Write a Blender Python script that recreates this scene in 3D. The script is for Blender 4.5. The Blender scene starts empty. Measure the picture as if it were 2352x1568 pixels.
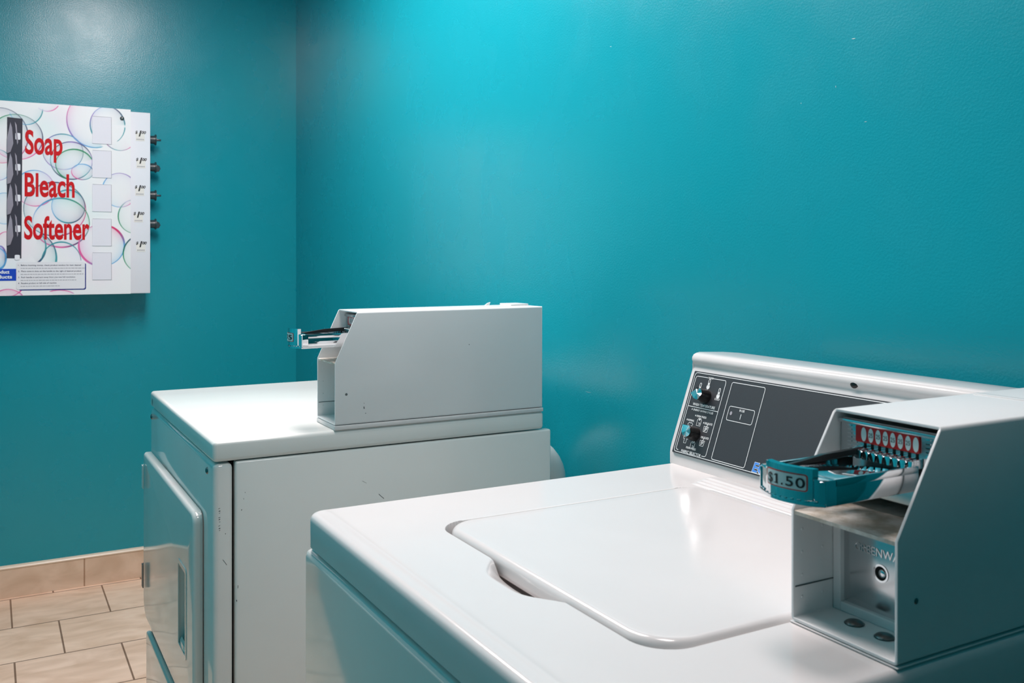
import bpy, bmesh, math, random
import numpy as np
from mathutils import Vector, Matrix
random.seed(7)
S = bpy.context.scene
COL = S.collection
PI = math.pi

# ------------------------------------------------------------------ materials
def lin(c):
    return tuple(((v/255)/12.92 if v/255 <= .04045 else ((v/255+.055)/1.055)**2.4) for v in c)
def mat(name, col, rough=.4, metal=0., spec=.5, coat=0., emit=None, raw=False, anis=0.):
    m = bpy.data.materials.new(name); m.use_nodes = True
    b = m.node_tree.nodes['Principled BSDF']
    c = col if raw else lin(col)
    b.inputs['Base Color'].default_value = (*c, 1)
    b.inputs['Roughness'].default_value = rough
    b.inputs['Metallic'].default_value = metal
    b.inputs['Specular IOR Level'].default_value = spec
    b.inputs['Coat Weight'].default_value = coat
    b.inputs['Coat Roughness'].default_value = .08
    if emit:
        b.inputs['Emission Color'].default_value = (*lin(col), 1)
        b.inputs['Emission Strength'].default_value = emit
    return m
def nd(m, t, **kw):
    n = m.node_tree.nodes.new(t)
    for k, v in kw.items(): setattr(n, k, v)
    return n
def lk(m, a, b): m.node_tree.links.new(a, b)
def bsdf(m): return m.node_tree.nodes['Principled BSDF']
def add_bump(m, scale, strength, dist, detail=4, extra=None):
    tc = nd(m, 'ShaderNodeTexCoord'); no = nd(m, 'ShaderNodeTexNoise')
    no.inputs['Scale'].default_value = scale; no.inputs['Detail'].default_value = detail
    bp = nd(m, 'ShaderNodeBump'); bp.inputs['Strength'].default_value = strength; bp.inputs['Distance'].default_value = dist
    lk(m, tc.outputs['Object'], no.inputs['Vector']); lk(m, no.outputs['Fac'], bp.inputs['Height'])
    lk(m, bp.outputs['Normal'], bsdf(m).inputs['Normal'])
    return tc, no, bp

M = {}
def enamel(name, c, rough, dirt=.03):
    m = mat(name, c, rough, spec=.5)
    tc, no, bp = add_bump(m, 3.2, .25, .004, 2)
    # faint uneven ageing of the paint
    n2 = nd(m, 'ShaderNodeTexNoise'); n2.inputs['Scale'].default_value = 9; n2.inputs['Detail'].default_value = 5
    lk(m, tc.outputs['Object'], n2.inputs['Vector'])
    mx = nd(m, 'ShaderNodeMix', data_type='RGBA'); mx.inputs['A'].default_value = (*lin(c), 1)
    mx.inputs['B'].default_value = (*[v*(1-dirt*2) for v in lin(c)], 1)
    lk(m, n2.outputs['Fac'], mx.inputs['Factor']); lk(m, mx.outputs['Result'], bsdf(m).inputs['Base Color'])
    return m
M['enamel'] = enamel('white_enamel', (222, 219, 218), .15)
M['dryer'] = enamel('dryer_white_enamel', (234, 234, 230), .15)
M['enamel_gloss'] = enamel('white_enamel_gloss', (226, 226, 222), .07)
M['meter'] = enamel('meter_white_paint', (234, 234, 234), .2)
M['dirty'] = mat('dusty_white_paint', (205, 200, 192), .5)
def dirty_nodes(m):
    tc = nd(m, 'ShaderNodeTexCoord'); n = nd(m, 'ShaderNodeTexNoise')
    n.inputs['Scale'].default_value = 45; n.inputs['Detail'].default_value = 8; n.inputs['Roughness'].default_value = .7
    r = nd(m, 'ShaderNodeValToRGB'); r.color_ramp.elements[0].position = .38; r.color_ramp.elements[1].position = .62
    r.color_ramp.elements[0].color = (*lin((168, 158, 142)), 1); r.color_ramp.elements[1].color = (*lin((214, 210, 204)), 1)
    lk(m, tc.outputs['Object'], n.inputs['Vector']); lk(m, n.outputs['Fac'], r.inputs['Fac']); lk(m, r.outputs['Color'], bsdf(m).inputs['Base Color'])
dirty_nodes(M['dirty'])
M['chrome'] = mat('polished_chrome', (225, 228, 230), .06, 1.)
M['chrome_soft'] = mat('brushed_chrome', (205, 208, 210), .2, 1.)
M['cap'] = mat('spun_aluminium', (222, 228, 230), .22, 1.)
M['steel'] = mat('dull_steel', (120, 122, 122), .35, 1.)
M['black'] = mat('black_plastic', (14, 14, 15), .3)
M['gap'] = mat('dark_gap', (8, 8, 8), .9)
M['panel'] = mat('charcoal_control_panel', (52, 52, 56), .42)
add_bump(M['panel'], 900, .12, .0005, 2)
M['print'] = mat('white_print', (235, 238, 238), .5)
M['blue_print'] = mat('blue_print', (70, 140, 226), .5)
M['red'] = mat('red_label', (176, 8, 10), .35)
M['redline'] = mat('red_border', (214, 70, 58), .4)
M['oval'] = mat('pale_label_face', (205, 222, 222), .4)
M['ink'] = mat('black_ink', (16, 18, 20), .5)
M['ink_shade_grey'] = mat('grey_ink_and_edge_shade', (160, 158, 166), .6)
M['inknavy'] = mat('navy_ink', (60, 58, 88), .6)
M['letter_red'] = mat('red_lettering', (204, 3, 18), .55, spec=.25)
M['navy'] = mat('navy_card_edge', (20, 44, 130), .4)
M['royal'] = mat('royal_blue_banner', (6, 66, 186), .4)
M['vend_white'] = mat('vending_white_paint', (236, 234, 240), .35)
M['card'] = mat('instruction_card_paper', (232, 229, 233), .4)
M['tab'] = mat('blank_card', (231, 227, 235), .45)
M['cream'] = mat('cream_price_sticker', (233, 228, 222), .5)
M['knob'] = mat('dark_slate_plastic', (44, 62, 68), .35)
M['pack'] = mat('dark_plastic_window', (66, 64, 74), .22)
M['pack2'] = mat('smoky_film', (150, 142, 154), .25)
M['light'] = mat('lamp_diffuser', (255, 252, 246), .5, emit=1.)
M['whitemetal'] = mat('white_trim', (235, 235, 235), .4)
M['duct'] = mat('white_duct', (212, 216, 214), .35)

# teal wall paint: eggshell roller texture, uneven sheen
def teal(name, c):
    m = mat(name, c, .3, spec=.5)
    b = bsdf(m)
    tc = nd(m, 'ShaderNodeTexCoord')
    n1 = nd(m, 'ShaderNodeTexNoise'); n1.inputs['Scale'].default_value = 260; n1.inputs['Detail'].default_value = 3
    n2 = nd(m, 'ShaderNodeTexNoise'); n2.inputs['Scale'].default_value = 7; n2.inputs['Detail'].default_value = 6; n2.inputs['Distortion'].default_value = .3
    for n in (n1, n2): lk(m, tc.outputs['Object'], n.inputs['Vector'])
    bp1 = nd(m, 'ShaderNodeBump'); bp1.inputs['Strength'].default_value = .15; bp1.inputs['Distance'].default_value = .0022
    bp2 = nd(m, 'ShaderNodeBump'); bp2.inputs['Strength'].default_value = .08; bp2.inputs['Distance'].default_value = .006
    lk(m, n1.outputs['Fac'], bp1.inputs['Height']); lk(m, n2.outputs['Fac'], bp2.inputs['Height'])
    lk(m, bp1.outputs['Normal'], bp2.inputs['Normal']); lk(m, bp2.outputs['Normal'], b.inputs['Normal'])
    mr = nd(m, 'ShaderNodeMapRange'); mr.inputs['To Min'].default_value = .17; mr.inputs['To Max'].default_value = .36
    lk(m, n2.outputs['Fac'], mr.inputs['Value']); lk(m, mr.outputs['Result'], b.inputs['Roughness'])
    return m
M['teal'] = teal('teal_wall_paint', (18, 147, 162))
M['teal_low_bounce'] = teal('low_bounce_dark_teal', (3, 88, 96)); bsdf(M['teal_low_bounce']).inputs['Specular IOR Level'].default_value = .12  # unseen back wall, darkened so less light bounces onto the washer's side
M['chip'] = mat('bare_plaster_chip', (170, 208, 212), .7)
M['scuff'] = mat('dark_scuff', (52, 56, 60), .6)
M['ceil'] = mat('ceiling_paint', (232, 232, 230), .8)

def tile_mat(name, u_ax, v_ax, u0, v0, bw, rh, off, grout, c1, c2):
    m = mat(name, c1, .42)
    b = bsdf(m); tc = nd(m, 'ShaderNodeTexCoord'); sp = nd(m, 'ShaderNodeSeparateXYZ'); cb = nd(m, 'ShaderNodeCombineXYZ')
    lk(m, tc.outputs['Object'], sp.inputs[0])
    for ax, o, sl in ((u_ax, u0, 'X'), (v_ax, v0, 'Y')):
        a = nd(m, 'ShaderNodeMath', operation='SUBTRACT'); lk(m, sp.outputs[ax], a.inputs[0]); a.inputs[1].default_value = o
        lk(m, a.outputs[0], cb.inputs[sl])
    br = nd(m, 'ShaderNodeTexBrick'); br.offset = off; br.offset_frequency = 2
    br.inputs['Scale'].default_value = 1; br.inputs['Mortar Size'].default_value = .0028; br.inputs['Mortar Smooth'].default_value = .15
    br.inputs['Brick Width'].default_value = bw; br.inputs['Row Height'].default_value = rh; br.inputs['Bias'].default_value = 0
    br.inputs['Color1'].default_value = (*lin(c1), 1); br.inputs['Color2'].default_value = (*lin(c2), 1); br.inputs['Mortar'].default_value = (*lin(grout), 1)
    lk(m, cb.outputs[0], br.inputs['Vector'])
    n = nd(m, 'ShaderNodeTexNoise'); n.inputs['Scale'].default_value = 9; n.inputs['Detail'].default_value = 7; n.inputs['Distortion'].default_value = 1.1
    mp = nd(m, 'ShaderNodeMapping'); mp.inputs['Scale'].default_value = (1.6, .6, 1); lk(m, tc.outputs['Object'], mp.inputs[0]); lk(m, mp.outputs[0], n.inputs['Vector'])
    r = nd(m, 'ShaderNodeValToRGB'); r.color_ramp.elements[0].position = .32; r.color_ramp.elements[1].position = .68
    r.color_ramp.elements[0].color = (.80, .70, .60, 1); r.color_ramp.elements[1].color = (1.12, 1.1, 1.08, 1)
    lk(m, n.outputs['Fac'], r.inputs['Fac'])
    mx = nd(m, 'ShaderNodeMix', data_type='RGBA', blend_type='MULTIPLY'); mx.inputs['Factor'].default_value = .75
    lk(m, br.outputs['Color'], mx.inputs['A']); lk(m, r.outputs['Color'], mx.inputs['B']); lk(m, mx.outputs['Result'], b.inputs['Base Color'])
    bp = nd(m, 'ShaderNodeBump'); bp.invert = True; bp.inputs['Strength'].default_value = .5; bp.inputs['Distance'].default_value = .003
    lk(m, br.outputs['Fac'], bp.inputs['Height']); lk(m, bp.outputs['Normal'], b.inputs['Normal'])
    return m
M['tile'] = tile_mat('beige_floor_tile', 'Y', 'X', -.129, -2.69, .30, .2995, .46, (142, 110, 90), (250, 217, 193), (245, 211, 189))
M['btile'] = tile_mat('beige_skirting_tile', 'Y', 'Z', -.024, -.1, .30, .5, 0, (176, 142, 118), (222, 194, 172), (226, 200, 178))
M['btile_x'] = tile_mat('beige_skirting_tile_b', 'X', 'Z', -.024, -.1, .30, .5, 0, (176, 142, 118), (222, 194, 172), (226, 200, 178))
M['bull'] = mat('cream_bullnose', (236, 214, 192), .3)

# ------------------------------------------------------------------ mesh helpers
def obj(name, bm, m, parent=None, smooth=True, ang=35):
    me = bpy.data.meshes.new(name)
    if isinstance(bm, bmesh.types.BMesh):
        bmesh.ops.recalc_face_normals(bm, faces=bm.faces[:]) if not bm.faces.layers.int.get('keep') else None
        bm.to_mesh(me); bm.free()
    else:
        V, F = bm; me.from_pydata(V, [], F)
    ms = m if isinstance(m, (list, tuple)) else [m]
    for x in ms: me.materials.append(x)
    o = bpy.data.objects.new(name, me); COL.objects.link(o)
    if parent is not None:
        o.parent = parent
        off = worldloc(parent)
        me.transform(Matrix.Translation(-off))
    if smooth:
        for p in me.polygons: p.use_smooth = True
        try: me.set_sharp_from_angle(angle=math.radians(ang))
        except Exception: pass
    return o
def worldloc(o):
    v = Vector((0, 0, 0))
    while o is not None: v += Vector(o.location); o = o.parent
    return v
def thing(name, label, cat, loc, group=None):
    o = bpy.data.objects.new(name, None); COL.objects.link(o); o.location = loc
    o.empty_display_size = .05
    o['label'] = label; o['category'] = cat
    if group: o['group'] = group
    return o
def struct(name, bm, m):
    o = obj(name, bm, m); o['kind'] = 'structure'; return o
def B(): return bmesh.new()
def box(bm, x0, x1, y0, y1, z0, z1, r=0, seg=2, mi=0):
    vs = [bm.verts.new(p) for p in ((x0,y0,z0),(x1,y0,z0),(x1,y1,z0),(x0,y1,z0),(x0,y0,z1),(x1,y0,z1),(x1,y1,z1),(x0,y1,z1))]
    fs = [bm.faces.new([vs[i] for i in q]) for q in ((3,2,1,0),(4,5,6,7),(0,1,5,4),(1,2,6,5),(2,3,7,6),(3,0,4,7))]
    for f in fs: f.material_index = mi
    if r:
        es = {e for f in fs for e in f.edges}
        bmesh.ops.bevel(bm, geom=list(es), offset=r, segments=seg, affect='EDGES', profile=.5, clamp_overlap=True)
    return bm
def prism(bm, prof, x0, x1, ax='x', r=0, seg=2, mi=0):
    """profile points in the plane across ax (x: y,z / y: x,z / z: x,y) swept along ax"""
    def P(a, b, t): return {'x': (t, a, b), 'y': (a, t, b), 'z': (a, b, t)}[ax]
    A = [bm.verts.new(P(a, b, x0)) for a, b in prof]; C = [bm.verts.new(P(a, b, x1)) for a, b in prof]
    n = len(prof); fs = [bm.faces.new(A), bm.faces.new(C[::-1])]
    for i in range(n): fs.append(bm.faces.new((A[i], C[i], C[(i+1) % n], A[(i+1) % n])))
    for f in fs: f.material_index = mi
    if r:
        es = set(fs[0].edges) | set(fs[1].edges)
        bmesh.ops.bevel(bm, geom=list(es), offset=r, segments=seg, affect='EDGES', profile=.5, clamp_overlap=True)
    return fs
def tube(bm, path, r, n=16, cap=True, mi=0):
    pts = [Vector(p) for p in path]; rings = []
    for i, p in enumerate(pts):
        t = (pts[min(i+1, len(pts)-1)] - pts[max(i-1, 0)]).normalized()
        a = t.cross(Vector((0, 0, 1)));
        if a.length < 1e-3: a = Vector((1, 0, 0))
        a.normalize(); b = t.cross(a)
        rr = r[i] if isinstance(r, (list, tuple)) else r
        rings.append([bm.verts.new(p + rr*(math.cos(2*PI*k/n)*a + math.sin(2*PI*k/n)*b)) for k in range(n)])
    for i in range(len(rings)-1):
        for k in range(n):
            f = bm.faces.new((rings[i][k], rings[i][(k+1) % n], rings[i+1][(k+1) % n], rings[i+1][k])); f.material_index = mi
    if cap:
        f = bm.faces.new(rings[0]); f.material_index = mi
        f = bm.faces.new(rings[-1][::-1]); f.material_index = mi
def rrect(x0, x1, y0, y1, r, n=6):
    rs = r if isinstance(r, (list, tuple)) else (r,)*4   # order: x0y0, x1y0, x1y1, x0y1
    out = []
    for (cx, cy, a0), q in zip(((x0, y0, PI), (x1, y0, 1.5*PI), (x1, y1, 0), (x0, y1, .5*PI)), rs):
        ccx = cx + (q if cx == x0 else -q); ccy = cy + (q if cy == y0 else -q)
        for k in range(n+1):
            a = a0 + .5*PI*k/n; out.append((ccx + q*math.cos(a), ccy + q*math.sin(a)))
    return out
class Frame:
    """a flat printed surface: origin, right, up; normal = right x up"""
    def __init__(s, O, R, U):
        s.O = Vector(O); s.R = Vector(R).normalized(); s.U = Vector(U).normalized(); s.N = s.R.cross(s.U)
    def p(s, a, b, h=0): return s.O + a*s.R + b*s.U + h*s.N
    def poly(s, bm, pts, h=.0003, mi=0):
        f = bm.faces.new([bm.verts.new(s.p(a, b, h)) for a, b in pts]); f.material_index = mi; return f
    def slab(s, bm, pts, h0, h1, mi=0, side=None, r=0, seg=2):
        A = [bm.verts.new(s.p(a, b, h0)) for a, b in pts]; C = [bm.verts.new(s.p(a, b, h1)) for a, b in pts]
        n = len(pts); t = bm.faces.new(C); t.material_index = mi; k = bm.faces.new(A[::-1]); k.material_index = mi
        for i in range(n):
            f = bm.faces.new((A[i], A[(i+1) % n], C[(i+1) % n], C[i])); f.material_index = mi if side is None else side
        if r: bmesh.ops.bevel(bm, geom=list(t.edges), offset=r, segments=seg, affect='EDGES', profile=.5, clamp_overlap=True)
    def line(s, bm, pts, w, h=.0003, closed=False, mi=0):
        n = len(pts); V = [Vector(p) for p in pts]
        L = []; Rr = []
        for i in range(n):
            a = V[i-1] if (i > 0 or closed) else V[i]; b = V[(i+1) % n] if (i < n-1 or closed) else V[i]
            t = (b-a); t = t.normalized() if t.length > 1e-9 else Vector((1, 0))
            nn = Vector((-t.y, t.x))*w/2
            L.append(bm.verts.new(s.p(*(V[i]+nn), h))); Rr.append(bm.verts.new(s.p(*(V[i]-nn), h)))
        for i in range(n if closed else n-1):
            j = (i+1) % n; f = bm.faces.new((Rr[i], Rr[j], L[j], L[i])); f.material_index = mi
    def text(s, bm, txt, a, b, H, W=None, align='c', bold=0., h=.0004, mi=0, shear=0., thick=0):
        V, F, x0, x1, cap = glyphs(txt, bold)
        k = H/cap; kx = k if W is None else W/(x1-x0)
        w = (x1-x0)*kx; st = a - (w/2 if align == 'c' else 0)
        vs = [bm.verts.new(s.p(st+(v[0]-x0)*kx+shear*v[1]*k, b+v[1]*k, h)) for v in V]
        fs = []
        for f in F:
            try: q = bm.faces.new([vs[i] for i in f]); q.material_index = mi; fs.append(q)
            except ValueError: pass
        if thick:
            r = bmesh.ops.extrude_face_region(bm, geom=fs)
            vv = [g for g in r['geom'] if isinstance(g, bmesh.types.BMVert)]
            bmesh.ops.translate(bm, verts=vv, vec=s.N*thick)
            for g in r['geom']:
                if isinstance(g, bmesh.types.BMFace): g.material_index = mi
_g = {}
def glyphs(txt, bold):
    key = (txt, bold)
    if key in _g: return _g[key]
    def mk(t):
        cu = bpy.data.curves.new('t', 'FONT'); cu.body = t; cu.size = 1; cu.offset = bold; cu.resolution_u = 5
        o = bpy.data.objects.new('t', cu); COL.objects.link(o)
        dg = bpy.context.evaluated_depsgraph_get(); me = bpy.data.meshes.new_from_object(o.evaluated_get(dg))
        V = [tuple(v.co) for v in me.vertices]; F = [tuple(p.vertices) for p in me.polygons]
        bpy.data.objects.remove(o); bpy.data.curves.remove(cu); bpy.data.meshes.remove(me)
        return V, F
    V, F = mk(txt); Hv, _ = mk('H')
    xs = [v[0] for v in V]; _g[key] = (V, F, min(xs), max(xs), max(v[1] for v in Hv)); return _g[key]
def disc(bm, fr, a, b, ra, rb, h, n=20, mi=0):
    return fr.poly(bm, [(a+ra*math.cos(2*PI*k/n), b+rb*math.sin(2*PI*k/n)) for k in range(n)], h, mi)
def dome(bm, fr, a, b, r, hgt, h0=0, n=20, mi=0):
    prev = None
    for i in range(5):
        t = i/4*PI/2; rr = r*math.cos(t); hh = h0+hgt*math.sin(t)
        ring = [bm.verts.new(fr.p(a+rr*math.cos(2*PI*k/n), b+rr*math.sin(2*PI*k/n), hh)) for k in range(n)] if i < 4 else [bm.verts.new(fr.p(a, b, hh))]
        if prev:
            for k in range(n):
                q = (prev[k], prev[(k+1) % n], ring[(k+1) % n], ring[k]) if i < 4 else (prev[k], prev[(k+1) % n], ring[0])
                f = bm.faces.new(q); f.material_index = mi
        prev = ring

# ------------------------------------------------------------------ the room
XL, YB = -2.7188, .777           # left wall, right wall (behind the machines)
XN, YF, H = 1.22, -.56, 2.44    # wall behind the camera, facing wall, ceiling
T = .1
bm = B(); box(bm, XL-T, XL, YF-T, YB+T, 0, H); struct('wall_left', bm, M['teal'])
bm = B(); box(bm, XL, XN+T, YB, YB+T, 0, H)
CHIP = Frame((0, YB, 0), (1, 0, 0), (0, 0, 1))
for cx_, cz_, w_, h_ in ((.151, 1.5424, .0050, .0011), (.1726, 1.4175, .0034, .0006), (-.4668, 1.6519, .0045, .0007), (.118, 1.4771, .0007, .0022), (.0487, 1.4621, .0012, .0012), (-.55, .9348, .016, .0004)):
    w_ *= .75; h_ *= .75
    CHIP.poly(bm, [(cx_-w_, cz_+h_*.6), (cx_-w_*.2, cz_-h_), (cx_+w_, cz_-h_*.6), (cx_+w_*.8, cz_+h_*.5), (cx_, cz_+h_)], .0003, 1)
struct('wall_right', bm, [M['teal'], M['chip']])
bm = B(); box(bm, XL, XN+T, YF-T, YF, 0, H); struct('wall_front', bm, M['teal'])
bm = B(); box(bm, XN, XN+T, YF, YB, 0, H); struct('wall_back', bm, M['teal_low_bounce'])
bm = B(); box(bm, XL-T, XN+T, YF-T, YB+T, -T, 0); struct('floor', bm, M['tile'])
bm = B(); box(bm, XL-T, XN+T, YF-T, YB+T, H, H+T); struct('ceiling', bm, M['ceil'])
# tiled skirting with a rounded cream cap
bt = .010
bm = B(); box(bm, XL, XL+bt, YF, YB, 0, .103, .0008, 1); struct('baseboard_left', bm, M['btile'])
bm = B(); prism(bm, [(XL, .103), (XL+bt+.002, .103), (XL+bt+.003, .107), (XL+bt, .112), (XL+bt*.5, .1145), (XL, .115)], YF, YB, 'y'); struct('trim_1', bm, M['bull'])
bm = B(); box(bm, XL+bt, XN, YB-bt, YB, 0, .103, .0008, 1); struct('baseboard_right', bm, M['btile_x'])
# ------------------------------------------------------------------ ceiling lamp and an added fill
def lamp(x, y, lx, ly, watts, label, spread=180):
    t = thing('overhead_light', label, 'light', (x, y, H), 'ceiling lights')
    bm = B()
    for q in ((x-lx/2-.03, x+lx/2+.03, y-ly/2-.03, y-ly/2), (x-lx/2-.03, x+lx/2+.03, y+ly/2, y+ly/2+.03),
              (x-lx/2-.03, x-lx/2, y-ly/2, y+ly/2), (x+lx/2, x+lx/2+.03, y-ly/2, y+ly/2)):
        box(bm, *q, H-.035, H, .003, 1)
    obj('frame', bm, M['whitemetal'], t)
    bm = B(); box(bm, x-lx/2, x+lx/2, y-ly/2, y+ly/2, H-.02, H-.006); obj('diffuser', bm, M['light'], t)
    L = bpy.data.lights.new('lamp_glow', 'AREA'); L.shape = 'RECTANGLE'; L.size = lx; L.size_y = ly; L.energy = watts; L.color = (1, .865, .85); L.spread = math.radians(spread)
    lo = bpy.data.objects.new('lamp_glow', L); COL.objects.link(lo); lo.parent = t; lo.location = (0, 0, -.024)
    return t
lamp(-1.00, .12, 1.45, .34, 44, 'long white ceiling light fixture above the clothes dryer')
lamp(.44, .16, .46, .30, 5.2, 'added fill light above the washing machine', 125)  # added fill lamp, brightens the dryer's right-hand side

# ------------------------------------------------------------------ washing machine
WW, WD, ZT = .6492, .71, .914
w = thing('washing_machine', 'white top-loading washing machine with charcoal control panel, nearest to the camera', 'washing machine', (WW/2, WD/2, 0))
LX0, LX1, LY0, LY1 = .134, .5345, .1165, .492     # lid outline
def sd_rr(x, y, x0, x1, y0, y1, r):
    cx, cy = (x0+x1)/2, (y0+y1)/2
    qx = np.abs(x-cx)-(x1-x0)/2+r; qy = np.abs(y-cy)-(y1-y0)/2+r
    return np.minimum(np.maximum(qx, qy), 0)+np.hypot(np.maximum(qx, 0), np.maximum(qy, 0))-r
def ss(a, b, t):
    t = np.clip((t-a)/(b-a), 0, 1); return t*t*(3-2*t)
def grid_axis(segs):
    out = []
    for a, b, n in segs: out += list(np.linspace(a, b, n, endpoint=False))
    return np.array(out+[segs[-1][1]])
def deck():
    xs = grid_axis([(0, .024, 22), (.024, .12, 40), (.12, .15, 30), (.15, .25, 66), (.25, .41, 107), (.41, .49, 90), (.49, .545, 110), (.545, .625, 30), (.625, WW, 22)])
    ys = grid_axis([(0, .024, 22), (.024, .07, 24), (.07, .10, 40), (.10, .125, 60), (.125, .175, 60), (.175, .46, 100), (.46, .56, 100), (.56, .69, 20), (.69, WD, 14)])
    X, Y = np.meshgrid(xs, ys, indexing='ij')
    # rounded plan corners
    rc = .020
    for cx, cy, sx, sy in ((rc, rc, -1, -1), (WW-rc, rc, 1, -1), (rc, WD-rc, -1, 1), (WW-rc, WD-rc, 1, 1)):
        dx, dy = (X-cx)*sx, (Y-cy)*sy
        inq = (dx > 0) & (dy > 0); m = np.maximum(dx, dy); d = np.hypot(dx, dy)
        k = np.where(inq & (d > 0), m/np.where(d > 0, d, 1), 1)
        X = np.where(inq, cx+sx*dx*k, X); Y = np.where(inq, cy+sy*dy*k, Y)
    e = -sd_rr(X, Y, 0, WW, 0, WD, rc)
    R = .0085; q = np.clip(R-e, 0, R)
    Z = ZT-(R-np.sqrt(np.maximum(R*R-q*q, 0)))
    # soft raised bead just inside the front edge
    Z = Z+.0008*np.exp(-((Y-.022)/.004)**2)*ss(.0, .03, X)
    # lid opening with finger scoop
    bump = np.exp(-(np.abs(X-.338)/.058)**4)
    gap = sd_rr(X, Y, LX0-.004, LX1+.003, LY0-.0035, LY1+.003, .036)
    Z = Z-.030*ss(.0012, -.0012, gap)
    yb = LY0-.003-.029*bump
    sc = np.clip((Y-yb)/(LY0+.002-yb), 0, 1)
    scoop = .022*(sc**1.15)*ss(.04, .5, bump)
    Z = np.where((Y < LY0+.0015) & (Y >= yb), np.minimum(Z, ZT-scoop), Z)
    # stepped ledges behind the lid, rising to the console
    left = ss(.098, .112, X)*ss(.458, .470, Y)
    for k, yy in enumerate((.497, .505, .513, .521)):
        Z = Z+.0016*ss(yy-.0012, yy+.0012, Y-.0*X)*ss(.118-.004*k, .128-.004*k, X)*ss(.5385, .5335, X)
    Z = Z-.0064*ss(.535, .549, Y)*ss(.106, .118, X)*ss(.5385, .5335, X)
    nx, ny = X.shape
    V = np.stack([X, Y, Z], -1).reshape(-1, 3)
    idx = np.arange(nx*ny).reshape(nx, ny)
    F = np.stack([idx[:-1, :-1], idx[1:, :-1], idx[1:, 1:], idx[:-1, 1:]], -1).reshape(-1, 4)
    ring = list(idx[:, 0])+list(idx[-1, 1:])+list(idx[-2::-1, -1])+list(idx[0, -2:0:-1])
    V = V.tolist(); F = F.tolist(); n0 = len(V)
    for dz, ins in ((.0285, 0), (.0395, 0), (.0395, .02)):
        for i in ring:
            x, y, _ = V[i]
            if ins: x = WW/2+(x-WW/2)*(1-ins*2/WW); y = WD/2+(y-WD/2)*(1-ins*2/WD)
            V.append([x, y, ZT-dz])
    n = len(ring)
    for lv in range(3):
        for k in range(n):
            a = ring[k] if lv == 0 else n0+(lv-1)*n+k; b = ring[(k+1) % n] if lv == 0 else n0+(lv-1)*n+(k+1) % n
            F.append([a, n0+lv*n+k, n0+lv*n+(k+1) % n, b])
    return V, F
obj('top_panel', deck(), M['enamel'], w, ang=50)
# lid: shallow crowned slab with a rolled rim
def lid():
    us = np.concatenate([np.linspace(0, 1, 10)**1.0*.0085, np.linspace(.0085, .05, 14)[1:], np.linspace(.05, .17, 18)[1:]])
    V, F = [], []
    base = rrect(LX0, LX1, LY0, LY1, (.040, .046, .03, .03), 14); n = len(base)
    cx, cy = (LX0+LX1)/2, (LY0+LY1)/2
    def loop(ins, z):
        r = [max(.001, q-ins) for q in (.040, .046, .03, .03)]
        L = rrect(LX0+ins, LX1-ins, LY0+ins, LY1-ins, r, 14); V.extend([[a, b, z] for a, b in L])
    levels = [(.006, .8965), (.002, .8965), (.0004, .8985), (0, .9025), (0, .9085)]
    for k in range(1, 9):
        a = k/8*PI/2; levels.append((.0085*(1-math.cos(a)), .9085+.0085*math.sin(a)))
    for q in (.02, .05, .1, .15, .18): levels.append((q, .917-.0006*(q/.18)))
    for i, z in levels: loop(i, z)
    for l in range(len(levels)-1):
        for k in range(n): F.append([l*n+k, l*n+(k+1) % n, (l+1)*n+(k+1) % n, (l+1)*n+k])
    F.append([(len(levels)-1)*n+k for k in range(n)]); F.append([k for k in range(n)][::-1])
    return V, F
obj('lid', lid(), M['enamel'], w, ang=60)
# cabinet panels under the top
def front_sheet(x0, x1, y0, y1, z1, r):
    bm = B(); box(bm, x0, x1, y0, y1, .02, z1, r, 5); return bm
obj('front_panel', front_sheet(-.002, WW+.002, -.002, .03, ZT-.0445, .009), M['enamel_gloss'], w)
bm = B(); box(bm, WW-.025, WW+.001, .034, WD-.005, .02, ZT-.0425, .004, 2); obj('side_panel', bm, M['enamel'], w)
bm = B(); box(bm, -.001, .02, .034, WD-.005, .02, ZT-.0425, .004, 2); obj('side_panel', bm, M['enamel'], w)
bm = B(); box(bm, .02, WW-.025, .031, WD-.02, .02, ZT-.05); obj('inner_tub_housing', bm, M['gap'], w)
for x in (.05, WW-.05):
    for y in (.06, WD-.06):
        bm = B(); tube(bm, [(x, y, 0), (x, y, .022)], .018, 12); obj('levelling_foot', bm, M['black'], w)
# console
cons_prof = [(.7, .9135), (.5545, .9135), (.5545, .9305), (.5565, .9355), (.5592, .9445), (.5982, 1.0492), (.6012, 1.0545), (.6008, 1.0590),
             (.5980, 1.0625), (.5966, 1.0660), (.5972, 1.0700), (.6000, 1.0738), (.6050, 1.0758), (.6120, 1.0765), (.66, 1.0742), (.69, 1.0715), (.70, 1.062)]
bm = B(); fs = prism(bm, cons_prof, .001, .5370, 'x', .0022, 3)
con = obj('console', bm, M['enamel'], w, ang=50)
upv = Vector((0, .0390, .1047)).normalized()
CF = Frame((0, .5615, .9508+.0024), (1, 0, 0), upv)      # right = +x, up along the sloping face
nrm = CF.N
if nrm.y > 0: raise SystemExit('frame')
bm = B(); CF.slab(bm, rrect(.0092, .533, -.0232, .1024, .002), -.001, .0008)
pan = obj('control_panel', bm, M['panel'], con)
bm = B(); h = .0012; lw = .0009
CF.line(bm, [(.533, .1002)]+[(a, b) for a, b in rrect(.0128, .6, -.0208, .1002, .0035) if a < .02][::-1][0:0]+
        [(.017, .1002), (.0146, .0992), (.0132, .0972), (.0128, .095), (.0128, -.016), (.0132, -.0185), (.0146, -.0202), (.017, -.0208), (.533, -.0208)], lw, h)
CF.line(bm, [(.022, -.0178), (.0195, -.0178), (.0172, -.0165), (.0165, -.0145), (.0165, .0915), (.0172, .0938), (.0195, .0950), (.0425, .0950)], lw, h)
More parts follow.
